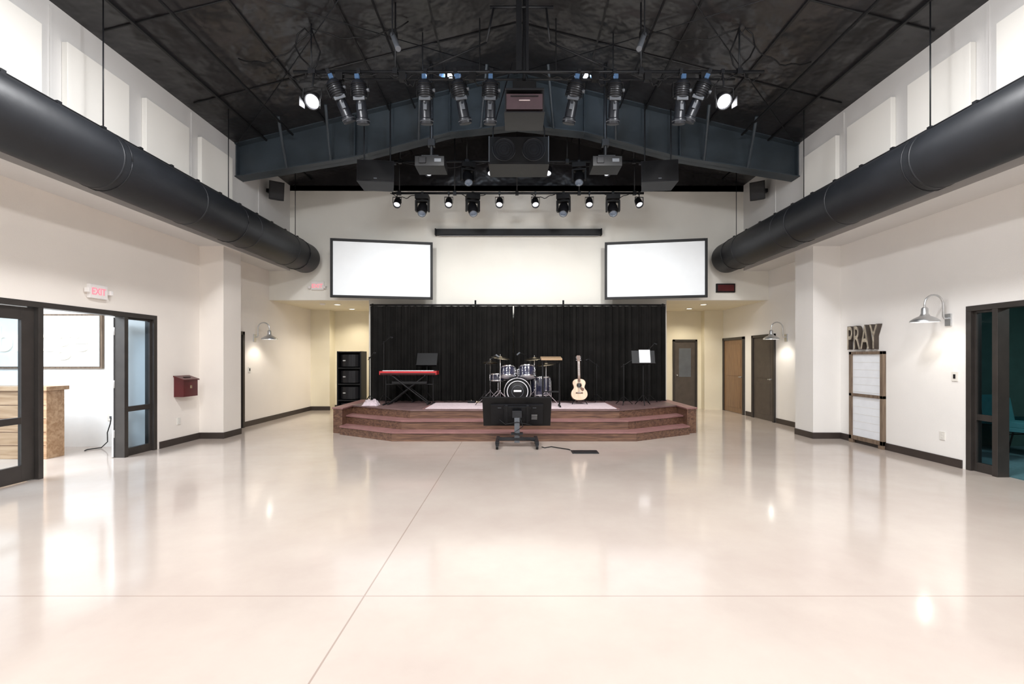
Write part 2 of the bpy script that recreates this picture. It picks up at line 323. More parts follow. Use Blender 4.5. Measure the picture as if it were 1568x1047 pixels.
def flood():
    b=B('flood_stage_light',.003); b.box((0,0,0),(.05,.06,.06),STEEL); b.cyl((0,0,0),(0,-.05,-.24),.012,STEEL)
    ax=V((0,-.75,-.66)).normalized(); o=V((0,-.02,-.42))
    for s in(-1,1): b.tube([(0,-.05,-.24),(s*.13,-.05,-.26),(s*.13,-.06,-.44)],.01,BLACK,6)
    b.lathe(o,ax,[(.05,-.13),(.09,-.09),(.1,0),(.115,.07),(.1,.07),(.085,.05)],BLACKS,24); b.lathe(o,ax,[(.085,.052),(1e-4,.062)],LAMPON,24)
    for s in(-1,1): b.box(o+ax*.1+V((s*.13,0,0)),(.01,.1,.14),BLACK,(0,0,s*.4))
    return b.done()
f=flood(); f.location=(-2.86,YA,ZA); dup(f,(2.96,YA,ZA))
def moving():
    b=B('moving_head_light',.006); b.box((0,0,-.02),(.05,.06,.09),STEEL); b.box((0,0,-.09),(.26,.22,.09),BLACK)
    b.cyl((0,0,-.13),(0,0,-.15),.08,BLACK)
    b.box((0,0,-.165),(.27,.12,.03),BLACK)
    for s in(-1,1): b.box((s*.12,0,-.26),(.035,.11,.2),BLACK)
    ax=V((0,-.55,-.83)).normalized(); b.lathe((0,0,-.32),ax,[(.03,-.16),(.075,-.14),(.095,-.07),(.098,.03),(.085,.11),(.075,.13)],BLACKS,22)
    b.lathe((0,0,-.32),ax,[(.072,.131),(.045,.15),(1e-4,.158)],LENSD,22); b.cyl((0,0,-.13),(0,0,-.10),.05,GREY)
    b.ring(V((0,0,-.32))+ax*.13,ax,.074,.006,GREY,22)
    return b.done()
mh=moving(); mh.scale=(1.1,1.1,1.1); ls=[(-2.0,10.2,5.08),(-.91,10.2,5.08),(1.06,10.2,5.08),(2.13,10.2,5.08),(-.98,9.85,5.62),(1.35,9.85,5.62)]
for i,l in enumerate(ls):
    if i==0: mh.location=l
    else: dup(mh,l,(0,0,.3*math.sin(i*2)))
def par():
    b=B('par_can_light',.003); b.box((0,0,0),(.045,.05,.06),STEEL); b.cyl((0,0,-.02),(0,0,-.08),.01,STEEL); b.box((0,0,-.085),(.18,.03,.01),BLACK)
    for s in(-1,1): b.box((s*.09,0,-.15),(.008,.03,.14),BLACK)
    ax=V((0,-.62,-.78)).normalized(); b.lathe((0,.02,-.2),ax,[(.04,-.13),(.07,-.10),(.078,-.03),(.08,.09),(.07,.09),(.066,.05)],BLACKS,22)
    b.lathe((0,.02,-.2),ax,[(.067,.052),(1e-4,.066)],LENSW,22); return b.done()
pc=par(); ls=[(-2.55,10.2,5.08),(-1.43,10.2,5.08),(-.33,10.2,5.08),(.45,10.2,5.08),(1.62,10.2,5.08),(2.7,10.2,5.08),(-1.8,9.85,5.62),(-.5,9.85,5.62),(.7,9.85,5.62),(1.93,9.85,5.62)]
for i,l in enumerate(ls):
    if i==0: pc.location=l
    else: dup(pc,l,(0,0,.25*math.sin(i*3)))
for s in(-1,1):
    b=B('strip_stage_light',.004); x=RX+s*1.65
    b.cyl((x-s*.14,5.9,5.38),(x+s*.02,6.25,5.80),.035,GREY); b.cyl((x,6.15,5.7),(x,6.15,zroof(x)-.01),.01,STEEL,n=8); b.box((x+s*.02,6.27,5.82),(.1,.09,.09),BLACK)
    b.done(origin=(x,6.1,5.6))
    b=B('work_light_cluster',.004); x=RX+s*1.05
    b.cyl((x-.7,7.4,6.0),(x+.7,7.4,6.0),.016,STEEL)
    for h in(-.45,.45): b.cyl((x+h,7.4,6.0),(x+h,7.4,zroof(x+h)-.01),.01,STEEL,n=8)
    for k in(-.13,.0,.12):
        b.cyl((x+k,7.4,5.98),(x+k,7.32,5.9),.04,BLACKS,r2=.05); b.lathe((x+k,7.32,5.9),(0,-.7,-.75),[(.048,.0),(1e-4,.01)],LENSW if k==0 else LENS,16)
    b.done(origin=(x,7.4,6.0))
b=B('ceiling_projector',.008); b.box((.14,6.95,5.16),(.53,.5,.22),PROJ); b.box((.14,6.95,5.33),(.56,.54,.03),STEEL); b.box((.14,6.95,5.0),(.58,.54,.02),STEEL)
for sx in(-.27,.27):
    for sy in(-.25,.25): b.box((.14+sx,6.95+sy,5.17),(.02,.02,.36),STEEL)
b.box((.14,6.69,5.17),(.16,.015,.015),LABEL); b.box((.14,6.69,5.23),(.4,.012,.015),BLACK); b.box((.14,6.93,5.43),(.34,.34,.12),BLACK)
b.cyl((.3,7.2,5.16),(.3,7.25,5.16),.06,LENS); b.cyl((.14,6.95,5.3),(.14,6.95,zroof(.14)-.01),.025,STEEL); b.done(origin=(.14,6.95,5.16))
b=B('speaker_cluster',.01); x0,x1=-.45,.6
b.bb((x0,8.45,5.02),(x1,9.02,5.47),BLACK)
for cx in(-.19,.34):
    b.lathe((cx,8.45,5.25),(0,-1,0),[(.21,0),(.21,.010),(.195,.012),(.19,.004),(1e-4,.02)],LEKOM,28)
    for q in(.06,.11,.15,.2): b.ring((cx,8.434,5.25),(0,-1,0),q,.004,BLACKS,24)
b.bb((x0-.02,8.43,4.98),(x1+.02,9.04,5.02),BLACK)
for x in(x0+.05,x1-.05):
    b.tube([(x,8.7,5.46),(x+.0,8.7,5.75),(RX+(x-.07)*.2,8.7,zroof(.15)-.02)],.012,STEEL,6)
b.bb((x0-.02,8.46,5.0),(x0,8.5,5.5),GREY); b.bb((x1,8.46,5.0),(x1+.02,8.5,5.5),GREY)
b.bb((x0,8.6,5.47),(x1,8.7,5.55),STEEL); b.done(origin=(.07,8.7,5.2))
for s,x in((-1,-2.63),(1,2.74)):
    b=B('hanging_loudspeaker',.012); b.M=Matrix.Translation((x,9.0,4.98))@Matrix.Rotation(s*-.12,4,'Z')@Matrix.Rotation(-.10,4,'X')
    b.ext([(-.34,-.2,-.2),(.34,-.2,-.2),(.28,.2,-.2),(-.28,.2,-.2)],(0,0,.42),BLACKS); b.box((0,-.205,.01),(.62,.012,.36),BLACK); b.box((0,-.214,-.14),(.06,.004,.02),GREY)
    for q in(-.28,.28): b.box((q,0,.24),(.03,.06,.06),STEEL)
    b.box((0,0,.27),(.7,.05,.03),STEEL); b.M=Matrix.Identity(4)
    for q in(-.25,.25): b.cyl((x+q,9.0,5.22),(x+q,9.0,zroof(x+q)-.01),.014,STEEL,n=8)
    b.done(origin=(x,9,5))
for x in(-1.45,1.58):
    b=B('video_projector',.008); b.box((x,8.2,4.86),(.5,.4,.17),BLACK); b.box((x-.12,7.99,4.87),(.12,.02,.1),BLACKS); b.box((x+.14,7.995,4.87),(.12,.01,.06),GREY)
    b.cyl((x,8.2,4.95),(x,8.2,zroof(x)-.01),.03,STEEL); b.box((x,8.2,4.97),(.3,.3,.03),STEEL); b.box((x,8.2,5.25),(.12,.1,.12),STEEL)
    for q in(-.18,.18): b.cyl((x+q,8.2,4.9),(x+q,8.2,5.0),.012,STEEL)
    b.lathe((x+.05,8.4,4.86),(0,1,0),[(.06,0),(.06,.05)],LENSD,16); b.done(origin=(x,8.2,4.86))
for s,x in((1,UL),(-1,UR)):
    b=B('wall_loudspeaker',.006); b.box((x+s*.04,10.25,5.15),(.08,.08,.08),STEEL); b.M=Matrix.Translation((x+s*.22,10.2,5.13))@Matrix.Rotation(s*.6,4,'Z')@Matrix.Rotation(.25,4,'X')
    b.ext([(-.15,-.12,-.19),(.15,-.12,-.19),(.09,.13,-.19),(-.09,.13,-.19)],(0,0,.38),BLACK); b.box((0,-.125,0),(.27,.01,.35),BLACKS); b.M=Matrix.Identity(4); b.done(origin=(x+s*.2,10.2,5.1))
# ---------------------------------------------------------------- screens
for x,a in((-3.03,10.2),(3.22,-10.2)):
    w,h,fr=2.27,1.33,.055
    b=B('projection_screen',.003); b.M=Matrix.Translation((x,10.78,3.535))@Matrix.Rotation(math.radians(a),4,'Z')
    b.box((0,0,0),(w-2*fr,.02,h-2*fr),WHITE); b.box((0,.016,0),(w-.04,.01,h-.04),BLACK)
    for s in(-1,1): b.box((s*(w-fr)/2,-.01,0),(fr,.05,h),BLACK); b.box((0,-.01,s*(h-fr)/2),(w-2*fr,.05,fr),BLACK)
    b.M=Matrix.Identity(4)
    for z in(3.2,3.8):
        for q in(-.6,.6):
            ys=10.78+math.tan(math.radians(a))*q+.03; b.bb((x+q-.02,ys,z-.02),(x+q+.02,YB-.001,z+.02),STEEL)
    b.done(origin=(x,10.78,3.535))
b=B('retractable_screen_case',.01); b.bb((-1.87,YB-.13,4.44),(2.05,YB-.001,4.58),BLACK); b.bb((-1.9,YB-.14,4.43),(-1.87,YB-.001,4.59),BLACK); b.bb((2.05,YB-.14,4.43),(2.08,YB-.001,4.59),BLACK); b.bb((-1.8,YB-.1,4.42),(2.0,YB-.07,4.44),GREY); b.done(origin=(0,YB-.1,4.5))
# ---------------------------------------------------------------- curtain
b=B('stage_curtain'); x0,x1=-3.36,3.5; n=900; vs=[];fs=[]; rows=7
for j in range(rows):
    tz=j/(rows-1); z=.515+tz*2.2
    for i in range(n+1):
        x=x0+(x1-x0)*i/n; f=.045*math.sin(x*34+2.2*math.sin(x*5.1)+.5*(1-tz)*math.sin(x*9))+.03*noise.noise(V((x*5,tz*.6,1)))+.012*math.sin(x*83)
        f*=(.65+.35*(1-tz))
        vs.append((x,10.92+f,z))
fs=[(j*(n+1)+i,j*(n+1)+i+1,(j+1)*(n+1)+i+1,(j+1)*(n+1)+i) for j in range(rows-1) for i in range(n) if not (-.05<=x0+(x1-x0)*i/n<-.015 and j>=2)]
b.add(vs,fs,CURT,True)
b.cyl((x0,10.93,2.74),(x1,10.93,2.74),.02,BLACK)
for x in(-3.33,-.92,1.14,3.47): b.cyl((x,11.02,.515),(x,11.02,2.86 if abs(x)<2 else 2.78),.022,STEEL); b.bb((x-.17 if x>0 else x-.08,10.95,.514),(x+.08 if x>0 else x+.17,11.2,.522),STEEL)
b.done(origin=(0,10.92,.51))
# ---------------------------------------------------------------- stage
st=B('stage_platform',.006)
def tier(pts,z0,z1,nose):
    st.ext([(x,y,z0) for x,y in pts],(0,0,z1-z0-.025),RISER)
    g=[(x,y-(.02 if y<11 else 0)) for x,y in pts]
    st.ext([(x,y,z1-.025) for x,y in g],(0,0,.025),nose)
E=11.29
tier([(-3.45,E),(-3.45,9.27),(-2.22,8.5),(2.2,8.5),(3.45,9.27),(3.45,E)],0,.17,TREAD)
tier([(-3.45,E),(-3.45,9.62),(-2.12,8.8),(2.12,8.8),(3.45,9.62),(3.45,E)],.17,.34,TREAD)
tier([(-3.45,E),(-3.45,9.97),(-2.02,9.1),(2.02,9.1),(3.45,9.97),(3.45,E)],.34,.51,STAGE)
for s in(-1,1):
    st.ext([(s*3.44,9.38,0),(s*3.66,9.38+.1,0),(s*3.66,E,0),(s*3.44,E,0)],(0,0,.487),RISER); st.ext([(s*3.42,9.36,.487),(s*3.68,9.46,.487),(s*3.68,E,.487),(s*3.42,E,.487)],(0,0,.024),TREAD)
st.done(origin=(0,10,0))
b=B('stage_rug',.003); b.bb((-1.75,9.2,.511),(2.0,10.4,.522),RUG); b.bb((-1.8,9.17,.511),(-1.75,10.43,.521),TREAD); b.bb((2.0,9.17,.511),(2.05,10.43,.521),TREAD); b.done(origin=(0,9.8,.511))
# ---------------------------------------------------------------- TV cart
b=B('confidence_monitor_cart',.006); x=.04; y=8.15
b.M=Matrix.Translation((x,y,.58))@Matrix.Rotation(math.radians(33),4,'X')
b.box((0,0,0),(1.18,.035,.62),BLACK); b.box((0,-.03,-.03),(.9,.04,.42),BLACKS); b.box((0,-.06,0),(.45,.03,.32),STEEL)
for s in(-1,1): b.box((s*.18,-.08,0),(.04,.03,.4),STEEL)
for k in range(7): b.box((-.3+k*.1,-.052,.12),(.06,.006,.008),GREY)
for k in range(3): b.box((.3,-.053,-.12+k*.04),(.1,.006,.02),ALU)
b.box((0,.019,0),(1.14,.004,.58),GREY)
b.M=Matrix.Identity(4)
b.box((x,y-.14,.32),(.09,.06,.5),GREY); b.box((x,y-.12,.55),(.16,.1,.12),STEEL); b.box((x,y-.14,.22),(.2,.12,.03),STEEL)
b.box((x,y-.14,.13),(.62,.07,.05),STEEL)
for s in(-1,1):
    b.box((x+s*.33,y-.1,.1),(.06,.6,.05),STEEL)
    for q in(-.36,.16):
        b.lathe((x+s*.33-.02,y-.04+q,.038),(1,0,0),[(.036,0),(.038,.01),(.038,.03),(.036,.04)],BLACK,16); b.box((x+s*.33,y-.04+q,.075),(.05,.05,.03),STEEL)
b.tube([(x+.05,y-.18,.5),(x+.1,y-.2,.35),(x-.05,y-.21,.25),(x+.15,y-.22,.14),(x+.3,y-.2,.1)],.008,BLACK,6); b.tube([(x-.3,y-.1,.45),(x-.2,y-.17,.38),(x,y-.18,.42),(x+.25,y-.14,.36)],.007,BLACK,6)
b.done(origin=(x,y,0))
b=B('floor_cable'); b.tube([(.46,7.93,.009),(.5,7.85,.009),(.62,7.95,.009),(.78,7.8,.009),(.88,7.72,.009),(.905,7.66,.009)],.008,BLACK,6); b.done(origin=(.6,7.85,0))
b=B('floor_box',.003); b.box((1.12,7.52,.006),(.42,.24,.012),STEEL); b.box((1.12,7.52,.014),(.36,.18,.006),BLACKS); b.done(origin=(1.12,7.52,0))
# ---------------------------------------------------------------- drum kit
b=B('drum_kit',.002); x,y,z=.06,9.95,.525
def drum(c,ax,r,h,head=DHEAD):
    ax=V(ax).normalized(); c=V(c); b.lathe(c,ax,[(r,-h/2),(r,h/2)],DSHELL,28)
    for q in(-1,1):
        b.lathe(c,ax,[(r+.001,q*h/2-.012),(r+.013,q*h/2-.012),(r+.013,q*h/2+.014),(r+.001,q*h/2+.014)],CHROME,28,True,False); b.lathe(c,ax*q,[(r*.99,h/2+.002),(1e-4,h/2+.004)],head,28)
    qn=ax.to_track_quat('Z','Y').to_matrix()
    for k in range(8):
        d=qn@V((math.cos(k*math.pi/4+.2),math.sin(k*math.pi/4+.2),0)); p=c+d*(r+.012); b.cyl(p-ax*h*.48,p+ax*h*.48,.005,CHROME,n=6); b.ball(p,.014,CHROME,8)
drum((x,y,z+.29),(0,-1,0),.27,.40,BLACK)
b.ring((x,y-.208,z+.29),(0,-1,0),.215,.009,DHEAD); b.ring((x,y-.207,z+.29),(0,-1,0),.12,.005,GREY); b.box((x,y-.210,z+.30),(.16,.003,.04),DHEAD)
for s in(-1,1): b.cyl((x+s*.22,y-.1,z+.2),(x+s*.36,y-.25,z),.01,CHROME)
drum((x-.2,y-.05,z+.68),(0,.35,1),.15,.2); drum((x+.2,y-.05,z+.68),(0,.35,1),.165,.22)
b.cyl((x,y,z+.5),(x,y-.02,z+.75),.018,CHROME); b.cyl((x-.1,y-.04,z+.66),(x+.1,y-.04,z+.66),.012,CHROME)
drum((x+.5,y+.25,z+.38),(0,0,1),.21,.38)
for a in(0,2.1,4.2): b.cyl((x+.5+.22*math.cos(a),y+.25+.22*math.sin(a),z+.5),(x+.5+.24*math.cos(a),y+.25+.24*math.sin(a),z),.008,CHROME)
drum((x-.42,y+.35,z+.55),(0,.1,1),.175,.14)
def tripod(px,py,h,m=CHROME,rr=.3,r=.01):
    b.cyl((px,py,z+.06),(px,py,z+h),r,m,n=10)
    for a in(.5,2.6,4.7): b.cyl((px,py,z+.28),(px+rr*math.cos(a),py+rr*math.sin(a),z+.01),r*.8,m,n=8)
    b.ball((px,py,z+.3),r*2,m,8)
tripod(x-.42,y+.35,.47)
def cym(px,py,h,r,tx=0,ty=0):
    ax=V((tx,ty,1)).normalized(); tripod(px,py,h-.02); b.lathe((px,py,z+h),ax,[(1e-4,.03),(.03,.024),(.045,.01),(r*.6,0),(r,-.018),(r,-.02),(r*.6,-.003),(.04,.004)],BRASS,28); b.cyl((px,py,z+h),(px,py,z+h+.06),.006,CHROME,n=6)
cym(x-.58,y+.1,.88,.18); cym(x-.36,y-.12,1.0,.2,.15,-.12); cym(x+.36,y+.1,.98,.22,-.12,-.12); cym(x+.60,y-.05,.86,.2,-.1,-.1); cym(x-.58,y+.1,.905,.18)
b.cyl((x+.02,y+.75,z),(x+.02,y+.75,z+.45),.02,CHROME); b.lathe((x+.02,y+.75,z+.45),(0,0,1),[(.15,0),(.16,.03),(.15,.07)],BLACK,20)
for a in(.5,2.6,4.7): b.cyl((x+.02,y+.75,z+.15),(x+.02+.2*math.cos(a),y+.75+.2*math.sin(a),z),.01,CHROME)
tripod(x-.66,y-.3,.85,BLACK,.25,.009); b.cyl((x-.66,y-.3,z+.85),(x-.45,y-.25,z+1.05),.008,BLACK); b.cyl((x-.45,y-.25,z+1.05),(x-.38,y-.24,z+1.0),.018,GREY)
tripod(x+.28,y+.5,1.0,BLACK,.25,.009); b.cyl((x+.28,y+.5,z+1.0),(x+.05,y+.3,z+1.1),.008,BLACK); b.cyl((x+.05,y+.3,z+1.1),(x-.01,y+.25,z+1.05),.018,GREY)
b.done(origin=(x,y,z))
b=B('lectern_stand',.003); x,y=.74,9.55; z=.524
b.box((x,y,1.50),(.42,.34,.035),MAPLE,(.12,0,0))
for s in(-1,1):
    b.cyl((x+s*.17,y,z+.04),(x+s*.17,y,1.48),.017,BLACK); b.box((x+s*.17,y,z+.015),(.03,.36,.03),BLACK)
b.box((x,y,z+.3),(.34,.015,.03),BLACK); b.box((x,y,z+.9),(.34,.015,.03),BLACK); b.done(origin=(x,y,z))
# ---------------------------------------------------------------- keyboard
b=B('keyboard_on_stand',.003); x,y=-2.27,10.15; z=.513
b.box((x,y,1.19),(1.22,.32,.08),RED); b.box((x,y-.09,1.235),(1.08,.13,.014),PAPER); b.box((x,y+.08,1.235),(1.14,.1,.012),BLACK)
for k in range(36):
    if k%7 not in(2,6): b.box((x-.52+k*.03,y-.06,1.246),(.014,.08,.012),BLACK)
b.box((x,y-.163,1.17),(1.18,.006,.03),BLACK)
for s in(-1,1): b.cyl((x-s*.42,y-.1,z+.02),(x+s*.36,y-.1+.02*s,1.14),.014,BLACK); b.cyl((x-s*.42,y+.1,z+.02),(x+s*.36,y+.1+.02*s,1.14),.014,BLACK); b.cyl((x+s*.36,y-.16,1.14),(x+s*.36,y+.16,1.14),.014,BLACK); b.cyl((x+s*.42,y-.2,z+.018),(x+s*.42,y+.2,z+.018),.016,BLACK)
b.box((x+.02,y+.02,.98),(.75,.26,.05),BLACK); 
for s in(-1,1): b.cyl((x+s*.51,y,z+.01),(x+s*.51,y,1.16),.012,BLACK); b.box((x+s*.505,y,z+.012),(.03,.5,.024),BLACK)
b.box((x+.0,y,.94),(1.02,.02,.02),BLACK)
b.done(origin=(x,y,z))
b=B('keyboard_bench',.008); x,y=-2.5,10.66; b.box((x,y,.95),(.5,.24,.07),BLACKS)
for s in(-1,1): b.cyl((x-s*.2,y,.53),(x+s*.18,y,.93),.012,BLACK); b.box((x-s*.2,y,.525),(.03,.26,.024),BLACK)
b.done(origin=(x,y,.513))
def mstand(name,x,y,z,h,sheet,tilt=.5,w=.46,ht=.33,rz=0):
    b=B(name,.002); b.cyl((0,0,.1),(0,0,h),.012,BLACK)
    for a in(.5,2.6,4.7): b.cyl((0,0,.22),(.18*math.cos(a),.18*math.sin(a),.01),.009,BLACK,n=8)
    b.M=Matrix.Translation((0,0,h+.08))@Matrix.Rotation(-tilt,4,'X'); b.box((0,0,0),(w,.012,ht),BLACK); b.box((0,-.03,-ht/2),(w,.06,.012),BLACK)
    if sheet: b.box((.03,-.012,.02),(.23,.004,.29),PAPER); 
    b.M=Matrix.Identity(4); return b.done(loc=(x,y,z),rot=(0,0,rz))
mstand('music_stand',-1.98,10.62,.513,.88,False)
mstand('music_stand',2.72,9.95,.513,.93,True,.35,.48,.3,-.1)
def mic(x,y,z,h,boom):
    b=B('microphone_stand',.002); b.cyl((0,0,.05),(0,0,h),.01,BLACK,n=10)
    for a in(.2,2.3,4.4): b.cyl((0,0,.18),(.2*math.cos(a),.2*math.sin(a),.012),.008,BLACK,n=8)
    b.ball((0,0,h),.02,BLACK,8); b.cyl((-boom*.3,0,h-.05),(boom,0,h+.12),.007,BLACK,n=8); b.cyl((boom,0,h+.12),(boom*1.25,-.02,h+.1),.018,BLACKS); b.ball((boom*1.3,-.02,h+.1),.026,BLACKS,10); b.done(loc=(x,y,z))
mic(2.32,10.0,.513,.85,.2); mic(-2.95,10.6,.513,1.35,.15); mic(1.85,10.62,.513,.85,-.18); mic(3.0,10.5,.513,1.2,.12); mic(-3.15,10.2,.513,1.0,.1)
# ---------------------------------------------------------------- guitar
b=B('acoustic_guitar',.002)
half=[(.0,0),(.07,.005),(.13,.035),(.168,.09),(.176,.15),(.16,.21),(.128,.255),(.115,.29),(.122,.33),(.137,.37),(.138,.41),(.118,.45),(.075,.478),(0,.49)]
def smo(pts,k=3):
    out=[]
    for i in range(len(pts)-1):
        p0=pts[max(i-1,0)];p1=pts[i];p2=pts[i+1];p3=pts[min(i+2,len(pts)-1)]
        for j in range(k):
            t=j/k; out.append(tuple(.5*((2*p1[q])+(-p0[q]+p2[q])*t+(2*p0[q]-5*p1[q]+4*p2[q]-p3[q])*t*t+(-p0[q]+3*p1[q]-3*p2[q]+p3[q])*t**3) for q in range(2)))
    out.append(pts[-1]); return out
h=smo(half); out=h+[(-x,z) for x,z in reversed(h[1:-1])]
b.ext([(x,-.05,z) for x,z in out],(0,.1,0),ROSE); b.ext([(x*.975,-.054,.006+z*.975) for x,z in out],(0,.004,0),SPRUCE)
b.ring((0,-.0555,.335),(0,-1,0),.058,.004,ROSE,26); b.lathe((0,-.0555,.335),(0,-1,0),[(.05,0),(1e-4,.0005)],BLACK,26)
b.ext([(.03,-.0565,.30),(.1,-.0565,.27),(.1,-.0565,.22),(.06,-.0565,.2),(.02,-.0565,.26)],(0,.002,0),ROSE)
b.box((0,-.06,.165),(.15,.012,.03),ROSE); b.box((0,-.067,.17),(.08,.004,.005),PAPER)
b.box((0,-.062,.65),(.052,.02,.46),ROSE); b.box((0,-.045,.68),(.045,.02,.38),MAPLE)
b.ext([(-.027,-.058,.88),(.027,-.058,.88),(.038,-.05,1.02),(-.038,-.05,1.02)],(0,.015,0),ROSE)
for k in range(3):
    for s in(-1,1): b.cyl((s*.03,-.05,.91+k*.035),(s*.055,-.05,.91+k*.035),.007,CHROME,n=8)
for k in range(6): b.cyl((-.02+k*.008,-.068,.17),(-.018+k*.0072,-.075,.885),.0012,ALU,n=4)
for k in range(14): b.box((0,-.0725,.86-.028*k*(1-.015*k)),(.05,.001,.003),ALU)
gt=b.done(loc=(1.38,10.06,.60),rot=(math.radians(-10),0,0)); gt.scale=(1,1,.95)
b=B('guitar_stand',.002)
for s in(-1,1): b.tube([(0,.18,.32),(s*.1,.0,.10),(s*.16,-.14,.012)],.009,BLACK,8); b.cyl((s*.09,.02,.085),(s*.09,-.13,.085),.011,BLACK,n=8)
b.cyl((0,.18,.34),(0,.33,.012),.009,BLACK,n=8); b.cyl((0,.18,.3),(0,.19,.58),.009,BLACK,n=8); b.done(loc=(1.38,10.1,.522))
b=B('towel',0); n=22; vs=[]
for j in range(n+1):
    for i in range(n+1):
        u=i/n-.5; v=j/n-.5; e=max(0,1-(2*u)**4)*max(0,1-(2*v)**4)
        vs.append((u*.32+.03*noise.noise(V((u*6,v*6,3))),v*.26+.03*noise.noise(V((u*6,v*6,8))),.003+e*(.07+.10*abs(noise.noise(V((u*7,v*7,1))))+.06*abs(noise.noise(V((u*15,v*15,5)))))))
b.add(vs,[(j*(n+1)+i,j*(n+1)+i+1,(j+1)*(n+1)+i+1,(j+1)*(n+1)+i) for j in range(n) for i in range(n)],TOWEL,True); b.done(loc=(-3.02,9.9,.51))
b=B('stage_cables'); b.tube([(-1.6+.03*i,10.62+.04*math.sin(i*.9),.519) for i in range(40)],.007,BLACK,6)
b.done(origin=(0,10.4,.512))
b=B('guitar_pedal',.004); b.box((-.95,10.35,.547),(.16,.1,.05),BLACKS); b.cyl((-.95,10.33,.57),(-.95,10.33,.585),.015,BRASS); b.box((-.8,10.36,.542),(.09,.1,.04),BRASS); b.done(origin=(-.95,10.35,.522))
b=B('equipment_rack',.006); x,y=-4.15,12.0
for s in(-1,1): b.box((x+s*.29,y,.84),(.03,.45,1.68),BLACK)
b.box((x,y+.22,.84),(.56,.02,1.66),BLACK)
for k in range(5): b.box((x,y,.04+k*.405),(.58,.45,.03),BLACK)
for k in range(4):
    z=.08+k*.405; pts=[(x+.26*math.cos(a),y-.05-.2*math.sin(a),z) for a in [math.pi*i/10 for i in range(11)]]; b.ext(pts,(0,0,.3),BLACKS); b.box((x-.1,y-.23,z+.15),(.1,.02,.03),ALU)
b.done(origin=(x,y,0))
# ---------------------------------------------------------------- sconces
def sconce(x,y,nx,z0,en):
    b=B('gooseneck_wall_lamp',.002); P=lambda d,z:(x+nx*d,y,z0+z)
    b.box((x+nx*.012,y,z0-.02),(.024,.09,.17),ALU)
    pts=[P(.02,0),P(.07,.0),P(.085,.03),P(.085,.2)]+[P(.085+.13*(1-math.cos(a)),.2+.13*math.sin(a)) for a in [math.pi*i/10 for i in range(1,11)]]+[P(.345,.15)]
    b.tube(pts,.013,ALU,10)
    c=P(.345,0)
    b.lathe((c[0],c[1],z0-.05),(0,0,1),[(.17,0),(.165,.02),(.12,.055),(.06,.085),(.042,.12),(.04,.19),(.02,.21)],ALU,28,True,False)
    b.lathe((c[0],c[1],z0-.052),(0,0,1),[(.162,0),(.115,.045),(.05,.075)],PAPER,28,True,False)
    b.ball((c[0],c[1],z0-.015),.035,BULB,12); b.done(origin=(x,y,z0))
    l=D.lights.new('sconce_light','SPOT'); l.energy=en; l.color=(1,.92,.80); l.spot_size=math.radians(150); l.spot_blend=.6; l.shadow_soft_size=.06
    o=D.objects.new('sconce_light',l); C.collection.objects.link(o); o.location=(c[0],c[1],z0-.07)
sconce(XR,6.6,-1,2.06,9); sconce(XR,10.55,-1,1.98,14); sconce(XL,10.65,1,1.98,14)
def text(name,s,size,ext,m,loc,rot,bev=0,align='LEFT',sp=1,m2=None):
    c=D.curves.new(name,'FONT'); c.body=s; c.size=size; c.extrude=ext; c.bevel_depth=bev; c.align_x=align; c.space_character=sp
    o=D.objects.new(name+'_src',c); C.collection.objects.link(o); C.view_layer.update()
    me=D.meshes.new_from_object(o.evaluated_get(C.evaluated_depsgraph_get())); D.objects.remove(o)
    me.materials.clear(); me.materials.append(m)
    if m2:
        me.materials.append(m2)
        for p in me.polygons: p.material_index=0 if abs(p.normal.z)>.9 else 1
    q=D.objects.new(name,me); C.collection.objects.link(q); q.location=loc; q.rotation_euler=rot; return q
q=text('pray_letter_sign','PRAY',.50,.03,RUST,(XR-.046,8.52,1.67),(math.pi/2,0,-math.pi/2),.012,sp=1.12,m2=RUSTD)
q.scale=(.56,1.15,1)
b=B('rustic_window_frame',.004); y0,y1,z0,z1=7.72,8.5,.06,1.62; fx=XR-.06
def fr(a,c): b.bb((fx,a[0],a[1]),(XR-.002,c[0],c[1]),BARN)
fr((y0,z0),(y0+.06,z1)); fr((y1-.06,z0),(y1,z1)); fr((y0,z1-.05),(y1,z1)); fr((y0,z0),(y1,z0+.07)); fr((y0,.83),(y1,.88))
b.bb((XR-.03,y0+.05,z0+.05),(XR-.02,y1-.05,z1-.04),PAPER)
for k in range(1,12): 
    z=z0+.07+k*.13
    if z<z1-.08 and abs(z-.85)>.05: b.bb((XR-.034,y0+.06,z),(XR-.028,y1-.06,z+.004),SWITCH)
b.bb((fx,y0,0),(XR-.02,y0+.1,.07),BARN); b.bb((fx,y1-.1,0),(XR-.02,y1,.07),BARN); b.done(origin=(fx,8.1,0))
b=B('wall_switch',.002); b.box((XR-.006,6.51,1.25),(.012,.09,.13),SWITCH); b.box((XR-.014,6.51,1.25),(.008,.03,.06),BLACKS); b.done(origin=(XR,6.5,1.25))
b=B('wall_outlet',.002); b.box((XR-.006,6.7,.4),(.012,.08,.12),SWITCH); b.box((XR-.013,6.7,.42),(.004,.03,.03),SWITCH); b.box((XR-.013,6.7,.38),(.004,.03,.03),SWITCH); b.done(origin=(XR,6.7,.4))
b=B('wall_outlet',.002); b.box((XL+.006,8.25,.4),(.012,.08,.12),SWITCH); b.box((XL+.013,8.25,.42),(.004,.03,.03),SWITCH); b.box((XL+.013,8.25,.38),(.004,.03,.03),SWITCH); b.done(origin=(XL,8.25,.4))
b=B('wall_switch',.002); b.box((XL+.006,10.45,1.25),(.012,.09,.13),SWITCH); b.box((XL+.014,10.45,1.25),(.008,.03,.06),BLACKS); b.done(origin=(XL,10.45,1.25))
b=B('offering_box',.006); y=8.32
